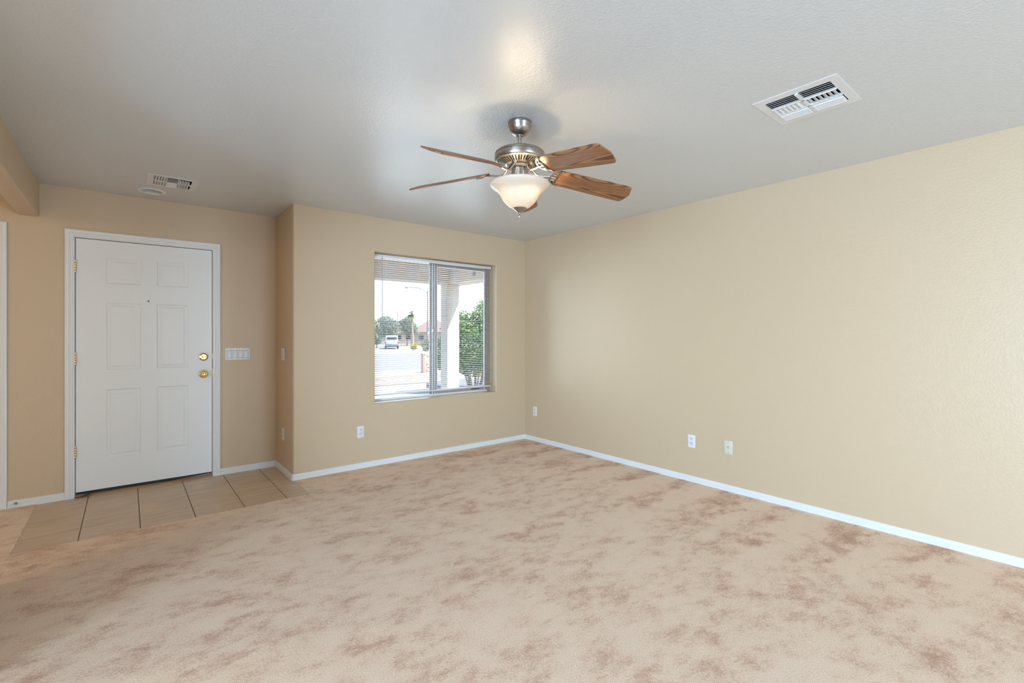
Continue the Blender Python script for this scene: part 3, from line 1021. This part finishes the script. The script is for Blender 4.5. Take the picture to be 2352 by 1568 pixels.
mb.lathe([(0.080, 2.2065 - H), (0.062, 2.2030 - H), (0.062, 2.2080 - H), (0.080, 2.2115 - H), (0.080, 2.2065 - H)], 56, cap=False)
mb.build('vent_ring', m_nickel, motor, angle=30)
flathe('motor_core', [(0.116, 2.236), (0.074, 2.217), (0.060, 2.214), (0, 2.214)], m_duct, motor, cap=False)
flathe('flywheel', [(0.0, 2.208), (0.058, 2.206), (0.060, 2.200), (0.050, 2.192), (0.042, 2.184), (0, 2.184)], m_dark, motor)
flathe('switch_housing', [(0.0, 2.186), (0.046, 2.186), (0.0495, 2.183), (0.0495, 2.118), (0.046, 2.114), (0, 2.114)], m_nickel, n=48)

# blades
TH0, BR, HUBZ = R(-22.5), 0.678, 2.165
PITCHB, DROOP = R(-22.6), 0.114
TILT = Matrix.Rotation(R(3.8), 3, 'X') @ Matrix.Rotation(R(-0.8), 3, 'Y')
half = [(-0.012, 0.030), (-0.008, 0.044), (0.002, 0.054), (0.018, 0.0605), (0.18, 0.065), (0.40, 0.0695), (0.440, 0.0695), (0.452, 0.067), (0.459, 0.061), (0.464, 0.050), (BR - 0.2, 0.006)]
outline = half + [(x, -y) for x, y in reversed(half)]


def blade_mesh():
    mb = MB()
    mb.prism(outline, -0.003, 0.003, bevel=0.001)
    return mb


def iron_mesh():
    mb = MB()
    # arm dipping out from the flywheel
    mb.tube([(-0.150, 0, 0.036), (-0.140, 0, 0.022), (-0.124, 0, 0.000), (-0.104, 0, -0.016), (-0.080, 0, -0.020), (-0.055, 0, -0.015), (-0.034, 0, -0.009), (-0.018, 0, -0.007)],
            [0.010, 0.0098, 0.009, 0.008, 0.0078, 0.0078, 0.0078, 0.0075], 12, 0.7)
    for s in (1, -1):
        mb.tube([(-0.024, 0, -0.0075), (-0.022, s * 0.012, -0.0075), (-0.015, s * 0.027, -0.0075), (-0.002, s * 0.042, -0.0075), (0.014, s * 0.052, -0.0075), (0.030, s * 0.056, -0.0075)],
                [0.0055, 0.0055, 0.0052, 0.005, 0.0046, 0.004], 10, 0.75)
        mb.tube([(0.016, 0, -0.0075), (0.011, s * 0.010, -0.0075), (0.012, s * 0.022, -0.0075), (0.009, s * 0.030, -0.0075), (0.014, s * 0.041, -0.0075), (0.030, s * 0.055, -0.0075)],
                [0.005, 0.0046, 0.0042, 0.0046, 0.0042, 0.004], 10, 0.75)
        mb.tube([(-0.017, s * 0.022, -0.0075), (0.0, s * 0.022, -0.0075), (0.011, s * 0.022, -0.0075)], 0.0038, 8, 0.75)
        mb.sphere((0.032, s * 0.0565, -0.0075), 0.0062, 12, 8, (1, 1, 0.75))
    mb.tube([(-0.022, 0, -0.0075), (0.016, 0, -0.0075)], 0.0045, 8, 0.7)
    return mb


bproto = iproto = None
for k in range(5):
    th = TH0 + k * 2 * math.pi / 5 + R((0.6, -4.6, 0, 0, 0)[k])      # blades hang a little unevenly
    e = Vector((math.cos(th), math.sin(th), -DROOP - (0, 0.03, -0.01, 0.008, 0.0)[k])).normalized()
    t_ = Vector((-math.sin(th), math.cos(th), 0))
    n_ = (t_ * math.cos(PITCHB) + Vector((0, 0, 1)) * math.sin(PITCHB)).normalized()
    n_ = (n_ - e * n_.dot(e)).normalized()
    u_ = e.cross(n_)
    M3 = TILT @ Matrix((e, n_, u_)).transposed()
    o_ = TILT @ Vector((0.2 * math.cos(th), 0.2 * math.sin(th), 0)) + Vector((0, 0, HUBZ - H))
    if bproto is None:
        b = bproto = blade_mesh().build('blade', m_oak, fan)
        ir = iproto = iron_mesh().build('blade_iron', m_nickel, b)
        ir['label'] = 'brushed nickel scroll bracket'
    else:
        b = bproto.copy(); COL.objects.link(b); b.parent = fan
        ir = iproto.copy(); COL.objects.link(ir); ir.parent = b
    b.matrix_local = Matrix.Translation(o_) @ M3.to_4x4()

# lamp bowl
bowl_prof = [(0.157, 2.107), (0.1625, 2.104), (0.1640, 2.099), (0.160, 2.091), (0.151, 2.082), (0.138, 2.073), (0.126, 2.065), (0.115, 2.055), (0.106, 2.041), (0.097, 2.025), (0.086, 2.008), (0.072, 1.993), (0.055, 1.980), (0.038, 1.972), (0.012, 1.968)]
inner = [(max(r - 0.004, 0.008), z + 0.003) for r, z in reversed(bowl_prof[1:])]
bowl = MB().lathe([(r, z - H) for r, z in bowl_prof + inner + [bowl_prof[0]]], 64, cap=False).build('glass_bowl', m_bowl, fan, angle=60)
finial = flathe('finial', [(0.0, 1.9785), (0.030, 1.9775), (0.0375, 1.9745), (0.038, 1.971), (0.032, 1.966), (0.022, 1.958), (0.012, 1.951), (0.008, 1.946), (0.0075, 1.940), (0.0035, 1.937), (0, 1.936)], m_nickel, n=40)
mb = MB().tube([(0.0, 0.004, 1.938 - H), (0.0, 0.004, 1.897 - H)], 0.0016, 8)
mb.lathe([(0, 1.940 - H), (0.004, 1.936 - H), (0.005, 1.930 - H), (0.003, 1.924 - H), (0, 1.922 - H)], 14, (0.0, 0.004, 0))
mb.build('pull_chain', m_chrome, fan)
mb = MB()
for k in range(20):
    t = 2 * math.pi * k / 20
    mb.sphere((0.006 + 0.0055 * math.cos(t), -0.012, 1.953 - H + 0.0055 * math.sin(t)), 0.0018, 6, 4)
mb.build('chain_ring', m_chrome, finial)
CR, SR = math.cos(CAM_YAW), math.sin(CAM_YAW)
for dx, dy, pw in ((0.004, -0.080, 150.0), (-0.050, 0.010, 100.0)):
    mb_ = m_bulb.copy()
    bsdf(mb_).inputs['Emission Strength'].default_value = pw
    MB().sphere((dx, dy, 2.064 - H), 0.023, 16, 10, (1, 1, 1.15)).build('lamp_bulb', mb_, fan)
    MB().lathe([(0, 2.115 - H), (0.012, 2.115 - H), (0.012, 2.088 - H), (0, 2.088 - H)], 14, (dx, dy, 0)).build('bulb_socket', m_nickel, fan)

# ---------------------------------------------------------------- outdoors: porch
structure(MB().box((XT, YF + TH + 0.01, -0.16), (4.85, 7.55, -0.10)).build('porch_floor', m_conc), 'concrete porch floor outside the window', 'porch floor')
structure(MB().box((-0.7, YF + TH, 2.62), (4.85, 7.75, 2.72)).build('porch_roof', m_porch), 'flat stucco porch roof outside the window', 'porch roof')
structure(MB().box((4.385, 7.20, -0.16), (4.638, 7.43, 2.20), 0.012).build('porch_column', m_stucco), 'square cream stucco porch column outside the window', 'column')
structure(MB().box((-0.7, 7.20, 2.184), (4.80, 7.50, 2.62), 0.01).build('porch_beam', m_porch), 'stucco porch beam across the top of the window view', 'beam')
structure(MB().box((4.42, YF + TH, 2.184), (4.80, 7.20, 2.62), 0.01).build('porch_side_beam', m_porch), 'stucco porch beam running back to the house', 'beam')
structure(MB().box((XR + TH, YF + 0.02, -0.4), (4.42, YF + TH, 2.62)).box((XR + TH, YF + TH, 2.2), (4.42, YF + TH + 0.02, 2.3)).build('wall_outside', m_stucco), 'stucco outer wall beyond the room corner', 'wall')
o = empty('porch_vent_cover', (4.42, 6.42, 2.285))
tag(o, 'small round grey cover on the porch beam, seen through the window', 'vent cover')
MB().lathe([(0, 0.0), (0.036, 0), (0.038, 0.006), (0.034, 0.014), (0, 0.016)], 28, (0, 0, 0), Matrix.Rotation(R(-90), 4, 'Y')).build('cover_disc', mat('grey_plastic', (0.22, 0.22, 0.23, 1), 0.5), o)
mb = MB()
for k in range(3):
    mb.box((-0.0175, -0.024, -0.017 + k * 0.014), (-0.0150, 0.024, -0.011 + k * 0.014))
mb.build('cover_grille', m_plate, o)
o = MB().box((3.84, 7.175, 2.365), (4.02, 7.20, 2.50), 0.006).build('junction_box', mat('white_box', (0.75, 0.76, 0.76, 1), 0.5))
tag(o, 'white rectangular box on the porch beam, upper left window pane', 'junction box')

# ---------------------------------------------------------------- outdoors: ground and street
mb = MB()
prof_g = [(YF + TH + 0.02, -0.17), (11.0, -0.22), (19.5, -0.60), (23.0, -0.66), (190.0, -0.66)]
bm = mb.bm
rows = [(bm.verts.new((-60, y, z)), bm.verts.new((150, y, z))) for y, z in prof_g]
for (a, b), (c_, d) in zip(rows[:-1], rows[1:]):
    bm.faces.new((a, b, d, c_))
structure(mb.build('ground', m_sand, smooth=False), 'pale desert ground outside', 'ground')
structure(MB().box((-60, 24.0, -0.70), (150, 44.0, -0.65)).build('street', m_asph), 'pale grey street beyond the front yard', 'street')
mb = MB()
bm = mb.bm
vs = [bm.verts.new(p) for p in ((2.0, 14.6, -0.36), (13.5, 14.6, -0.36), (13.5, 20.3, -0.595), (2.0, 20.3, -0.595))]
bm.faces.new(vs)
bmesh.ops.solidify(bm, geom=bm.faces[:], thickness=0.03)
o = mb.build('gravel_bed', m_gravel, smooth=False)
tag(o, 'pinkish brown gravel bed between porch and street', 'gravel', kind='stuff')
structure(MB().box((6.95, 6.5, -0.32), (13.0, 12.6, -0.165)).build('driveway', mat('shaded_grey_concrete', (0.20, 0.19, 0.215, 1), 0.9)), 'grey concrete driveway outside at the right', 'driveway')  # concrete colour darkened to carry the shade on this ground

# ---------------------------------------------------------------- outdoors: plants

def leaves(blobs, n, size, rng, fill=0.55):
    """many small leaf quads scattered through ellipsoids"""
    mb = MB()
    bm = mb.bm
    tot = sum(b[3] * b[4] * b[5] for b in blobs)
    for (x, y, z, rx, ry, rz) in blobs:
        m = max(20, int(n * rx * ry * rz / tot))
        for _ in range(m):
            while True:
                p = Vector((rng.uniform(-1, 1), rng.uniform(-1, 1), rng.uniform(-1, 1)))
                if fill < p.length < 1 or (p.length <= fill and rng.random() < 0.25): break
            c = Vector((x + p.x * rx, y + p.y * ry, z + p.z * rz))
            s = size * rng.uniform(0.6, 1.3)
            a = Vector((rng.uniform(-1, 1), rng.uniform(-1, 1), rng.uniform(-0.8, 0.5))).normalized()
            b = a.cross(Vector((rng.uniform(-1, 1), rng.uniform(-1, 1), rng.uniform(-1, 1)))).normalized()
            bm.faces.new([bm.verts.new(c - a * s), bm.verts.new(c + b * s * 0.42), bm.verts.new(c + a * s), bm.verts.new(c - b * s * 0.42)])
    return mb


rng = random.Random(11)
o = empty('shrub', (7.15, 10.35, -0.22))
tag(o, 'large bright green shrub beyond the porch column', 'shrub')
bl = [(0.1, 0.1, 1.15, 0.85, 0.85, 0.78), (0.45, -0.05, 1.80, 0.55, 0.55, 0.72), (-0.35, 0.2, 1.55, 0.5, 0.5, 0.62), (0.75, -0.2, 1.25, 0.6, 0.6, 0.70), (-0.55, 0.3, 1.0, 0.55, 0.55, 0.5), (1.2, -0.5, 1.4, 0.7, 0.7, 0.85)]
leaves(bl, 30000, 0.046, rng, 0.25).build('foliage', m_leaf_shrub, o, smooth=False)
mb = MB()
for k in range(7):
    t = k * 0.9
    mb.tube([(0.12 * math.cos(t), 0.12 * math.sin(t), 0.0), (0.3 * math.cos(t), 0.3 * math.sin(t), 0.6), (0.5 * math.cos(t), 0.5 * math.sin(t), 1.2)], [0.03, 0.022, 0.012], 6)
mb.build('stems', m_bark, o)


def tree(name, loc, h, crown, label, m_leaf, m_trunk, n, size, trunk_r=0.16, group=None, spread=1.0):
    o = empty(name, loc)
    tag(o, label, 'tree', group)
    leaves(crown, n, size, rng, 0.35).build('crown', m_leaf, o, smooth=False)
    mb = MB().tube([(0, 0, 0), (0.08, 0.02, h * 0.3), (-0.05, 0, h * 0.55), (0.0, 0, h * 0.8)], [trunk_r, trunk_r * 0.8, trunk_r * 0.6, trunk_r * 0.3], 8)
    for k in range(4):
        t = k * 1.6 + 0.4
        mb.tube([(0, 0, h * 0.4), (0.6 * spread * math.cos(t), 0.6 * spread * math.sin(t), h * 0.62), (1.1 * spread * math.cos(t), 1.1 * spread * math.sin(t), h * 0.78)], [trunk_r * 0.5, trunk_r * 0.3, trunk_r * 0.12], 6)
    mb.build('trunk', m_trunk, o)
    return o


tree('street_tree', (31.4, 69.8, -0.66), 5.0, [(0, 0, 3.3, 2.0, 1.8, 1.6), (-0.7, 0.3, 2.4, 1.5, 1.3, 1.1), (0.9, -0.3, 2.9, 1.5, 1.3, 1.4), (-0.2, 0, 4.2, 1.1, 1.1, 0.7)],
     'wide grey-green street tree behind the pickup', m_leaf_tree, m_bark, 8000, 0.11, group='street trees across the road')
tree('street_tree', (37.2, 74.2, -0.66), 5.0, [(0, 0, 3.4, 1.6, 1.6, 1.5), (0.8, -0.3, 2.8, 1.2, 1.2, 1.2), (-0.9, 0.3, 3.6, 1.2, 1.1, 1.0), (0.1, 0, 4.2, 1.0, 1.0, 0.7)],
     'grey-green street tree beside the tall palm', m_leaf_tree, m_bark, 7000, 0.11, group='street trees across the road')
tree('white_trunk_tree', (24.55, 57.35, -0.66), 4.4, [(-0.5, 0.2, 3.6, 0.5, 0.5, 0.6), (0.1, 0, 2.6, 0.5, 0.5, 0.6), (0.0, 0, 1.2, 0.7, 0.6, 0.6)],
     'thin tree with whitewashed trunk at the left edge of the window', m_leaf_bush, m_white_trunk, 1500, 0.09, 0.17, None, 0.35)
# palm
o = empty('palm_tree', (33.68, 65.42, -0.66))
tag(o, 'tall slim palm tree standing above the street trees', 'palm tree')
MB().tube([(0.06, 0, 0), (0.05, 0, 1.6), (-0.03, 0, 3.2), (-0.12, 0.05, 5.1)], [0.24, 0.19, 0.16, 0.14], 12).build('trunk', m_palmbark, o)
mb = MB()
bm = mb.bm
for k in range(60):
    t = k * 2.399
    el = R(-50 + (k * 37) % 120)
    Lf = rng.uniform(0.85, 1.3)
    pts = []
    for q in range(6):
        s = q / 5
        rr = Lf * s * math.cos(el)
        zz = Lf * s * math.sin(el) - 0.45 * s * s
        pts.append(Vector((-0.12 + rr * math.cos(t), 0.05 + rr * math.sin(t), 5.1 + zz)))
    side = Vector((-math.sin(t), math.cos(t), 0))
    wds = [0.02, 0.07, 0.09, 0.08, 0.05, 0.01]
    for q in range(5):
        bm.faces.new([bm.verts.new(pts[q] - side * wds[q]), bm.verts.new(pts[q + 1] - side * wds[q + 1]), bm.verts.new(pts[q + 1] + side * wds[q + 1]), bm.verts.new(pts[q] + side * wds[q])])
mb.build('fronds', m_leaf_palm, o, smooth=False)
o = empty('bush', (26.95, 49.0, -0.66))
tag(o, 'dark green rounded bush at the far kerb, left of the window centre', 'bush')
leaves([(0, 0, 0.75, 0.62, 0.62, 0.75), (0.35, -0.2, 0.6, 0.5, 0.5, 0.55)], 700, 0.09, rng, 0.4).build('foliage', m_leaf_bush, o, smooth=False)
MB().tube([(0, 0, 0), (0.05, 0, 0.5)], [0.05, 0.03], 6).build('stem', m_bark, o)
o = empty('flowering_bush', (27.3, 52.6, -0.66))
tag(o, 'low bush of yellow flowers beside the far street', 'bush')
leaves([(0, 0, 0.35, 0.50, 0.40, 0.30)], 260, 0.08, rng, 0.3).build('foliage', m_leaf_bush, o, smooth=False)
leaves([(0, 0, 0.58, 0.50, 0.40, 0.26)], 260, 0.08, rng, 0.3).build('blossoms', m_flower, o, smooth=False)

# ---------------------------------------------------------------- outdoors: street furniture
o = empty('street_light', (32.52, 58.63, -0.66))
tag(o, 'tall grey street light with a long curved arm', 'street light')
MB().tube([(0, 0, 0), (0, 0, 4), (0, 0, 8.1)], [0.11, 0.09, 0.075], 12).lathe([(0.2, 0), (0.2, 0.12), (0.12, 0.2), (0, 0.2)], 14).build('pole', m_pole, o)
MB().tube([(0, 0, 7.7), (-0.5, 0.4, 8.25), (-1.1, 0.9, 8.5), (-2.0, 1.6, 8.55)], 0.05, 8).build('arm', m_pole, o)
MB().sphere((-2.25, 1.8, 8.52), 0.28, 14, 8, (1, 0.8, 0.35)).build('lamp_head', m_pole, o)
o = empty('utility_pole', (31.05, 64.98, -0.66))
tag(o, 'very thin pale pole rising through the street trees', 'pole')
MB().tube([(0, 0, 0), (0, 0, 5.3)], 0.06, 8).build('pole', m_pole, o)
o = empty('street_sign', (32.35, 57.6, -0.66))
tag(o, 'blue and white sign on a post by the street light', 'sign')
MB().tube([(0, 0, 0), (0, 0, 3.05)], 0.05, 8).build('post', m_pole, o)
zr = Matrix.Rotation(-0.5, 4, 'Z')
MB().box((-0.30, -0.06, 2.40), (0.34, -0.02, 3.0), 0.02, 2, zr).build('sign_panel', m_sign, o)
MB().box((-0.34, -0.05, 1.95), (0.34, -0.02, 2.36), 0.02, 2, zr).build('lower_panel', m_signw, o)
structure(MB().box((11.58, 21.34, -0.66), (11.78, 21.54, 0.27), 0.01).box((11.56, 21.32, 0.27), (11.80, 21.56, 0.32), 0.01).build('brick_pillar', m_brick), 'pink brick pillar at the end of the yard wall', 'pillar')
structure(MB().box((11.78, 21.36, -0.66), (14.8, 21.52, 0.20), 0.01).build('yard_wall', m_stone), 'low pale stone yard wall beside the pink pillar', 'garden wall')

# pickup seen from behind
trk = empty('pickup_truck', (27.79, 59.89, -0.66), -math.atan2(27.79, 59.89))
tag(trk, 'silver pickup truck seen from behind on the far street', 'pickup truck')
body = MB().box((-0.92, 0, 0.52), (0.92, 2.1, 1.12), 0.05).box((-0.80, 0.06, 1.10), (0.80, 0.12, 1.13)).box((-0.92, 1.9, 0.50), (0.92, 5.2, 1.15), 0.10, 3).build('body', m_truck, trk)
cab = MB().prism([(2.0, 1.05), (2.12, 1.72), (2.35, 1.82), (3.1, 1.82), (3.45, 1.72), (3.95, 1.10)], -0.82, 0.82, Matrix(((0, 0, 1, 0), (1, 0, 0, 0), (0, 1, 0, 0), (0, 0, 0, 1))), 0.03).build('cab', m_truck, trk)
MB().box((-0.66, 2.0, 1.22), (0.66, 2.06, 1.64), 0.02, 2, Matrix.Translation((0, 0.0, 0))).build('rear_window', m_truckglass, trk)
MB().box((-0.74, -0.03, 0.60), (0.74, 0.0, 1.10), 0.012).build('tailgate', m_truck, trk)
MB().box((-0.93, -0.16, 0.42), (0.93, -0.02, 0.60), 0.03).box((-0.85, -0.04, 0.30), (0.85, 0.2, 0.44), 0.03).build('rear_bumper', m_bumper, trk)
for s in (-1, 1):
    MB().box((s * 0.84 - 0.07, -0.02, 0.72), (s * 0.84 + 0.07, 0.05, 1.05), 0.015).build('tail_lamp', m_tail, trk)
    MB().box((s * 1.05 - 0.10, 3.2, 1.15), (s * 1.05 + 0.10, 3.32, 1.32), 0.02).build('side_mirror', m_bumper, trk)
    for yy in (0.95, 4.35):
        MB().lathe([(0, -0.12), (0.22, -0.12), (0.34, -0.11), (0.36, -0.05), (0.36, 0.05), (0.34, 0.11), (0.22, 0.12), (0, 0.12)], 24, (s * 0.80, yy, 0.36), Matrix.Rotation(R(90), 4, 'Y')).build('wheel', m_tyre, trk)

# ---------------------------------------------------------------- outdoors: houses across the street

def house(name, loc, rz, w, d, wall_h, ridge, label, mroof, garage=True):
    o = empty(name, loc, rz)
    tag(o, label, 'house', 'houses across the street')
    MB().box((-w / 2, 0, 0), (w / 2, d, wall_h), 0.02).build('walls', m_hwall, o)
    e = 0.45
    mb = MB()
    mb.prism([(-w / 2 - e, wall_h), (w / 2 + e, wall_h), (w / 2 - w * 0.28, ridge), (-w / 2 + w * 0.28, ridge)], 0, 1)
    bm = mb.bm
    bm.clear()
    P0 = [(-w / 2 - e, -e), (w / 2 + e, -e), (w / 2 + e, d + e), (-w / 2 - e, d + e)]
    lo = [bm.verts.new((x, y, wall_h)) for x, y in P0]
    rr = w * 0.5 - min(w, d) * 0.5
    hi = [bm.verts.new((-rr - 0.01, d / 2, ridge)), bm.verts.new((rr + 0.01, d / 2, ridge))]
    bm.faces.new((lo[0], lo[1], hi[1], hi[0]))
    bm.faces.new((lo[2], lo[3], hi[0], hi[1]))
    bm.faces.new((lo[1], lo[2], hi[1]))
    bm.faces.new((lo[3], lo[0], hi[0]))
    bm.faces.new(lo)
    bmesh.ops.recalc_face_normals(bm, faces=bm.faces[:])
    mb.build('roof', mroof, o, smooth=False)
    if garage:
        MB().box((-w * 0.36, -0.05, 0.02), (-w * 0.02, 0.01, 2.0), 0.02).build('garage_door', m_garage, o)
    for xc in ((0.16, 0.36) if garage else (-0.3, 0.0, 0.3)):
        f = MB().box((w * xc - 0.55, -0.05, 0.9), (w * xc + 0.55, 0.01, 2.0), 0.02).build('window', m_garage, o)
        MB().box((w * xc - 0.47, -0.07, 0.98), (w * xc + 0.47, -0.04, 1.92)).build('pane', m_hwin, f)
    return o


house('house', (41.6, 90.0, -0.66), -0.45, 9.5, 8, 2.2, 3.4, 'tan-roofed peach house behind the pickup and trees', m_roof, True)
house('house', (42.6, 74.2, -0.66), -0.45, 8.0, 7, 2.4, 4.8, 'larger pinkish-roofed house right of the palm', m_roof2, False)
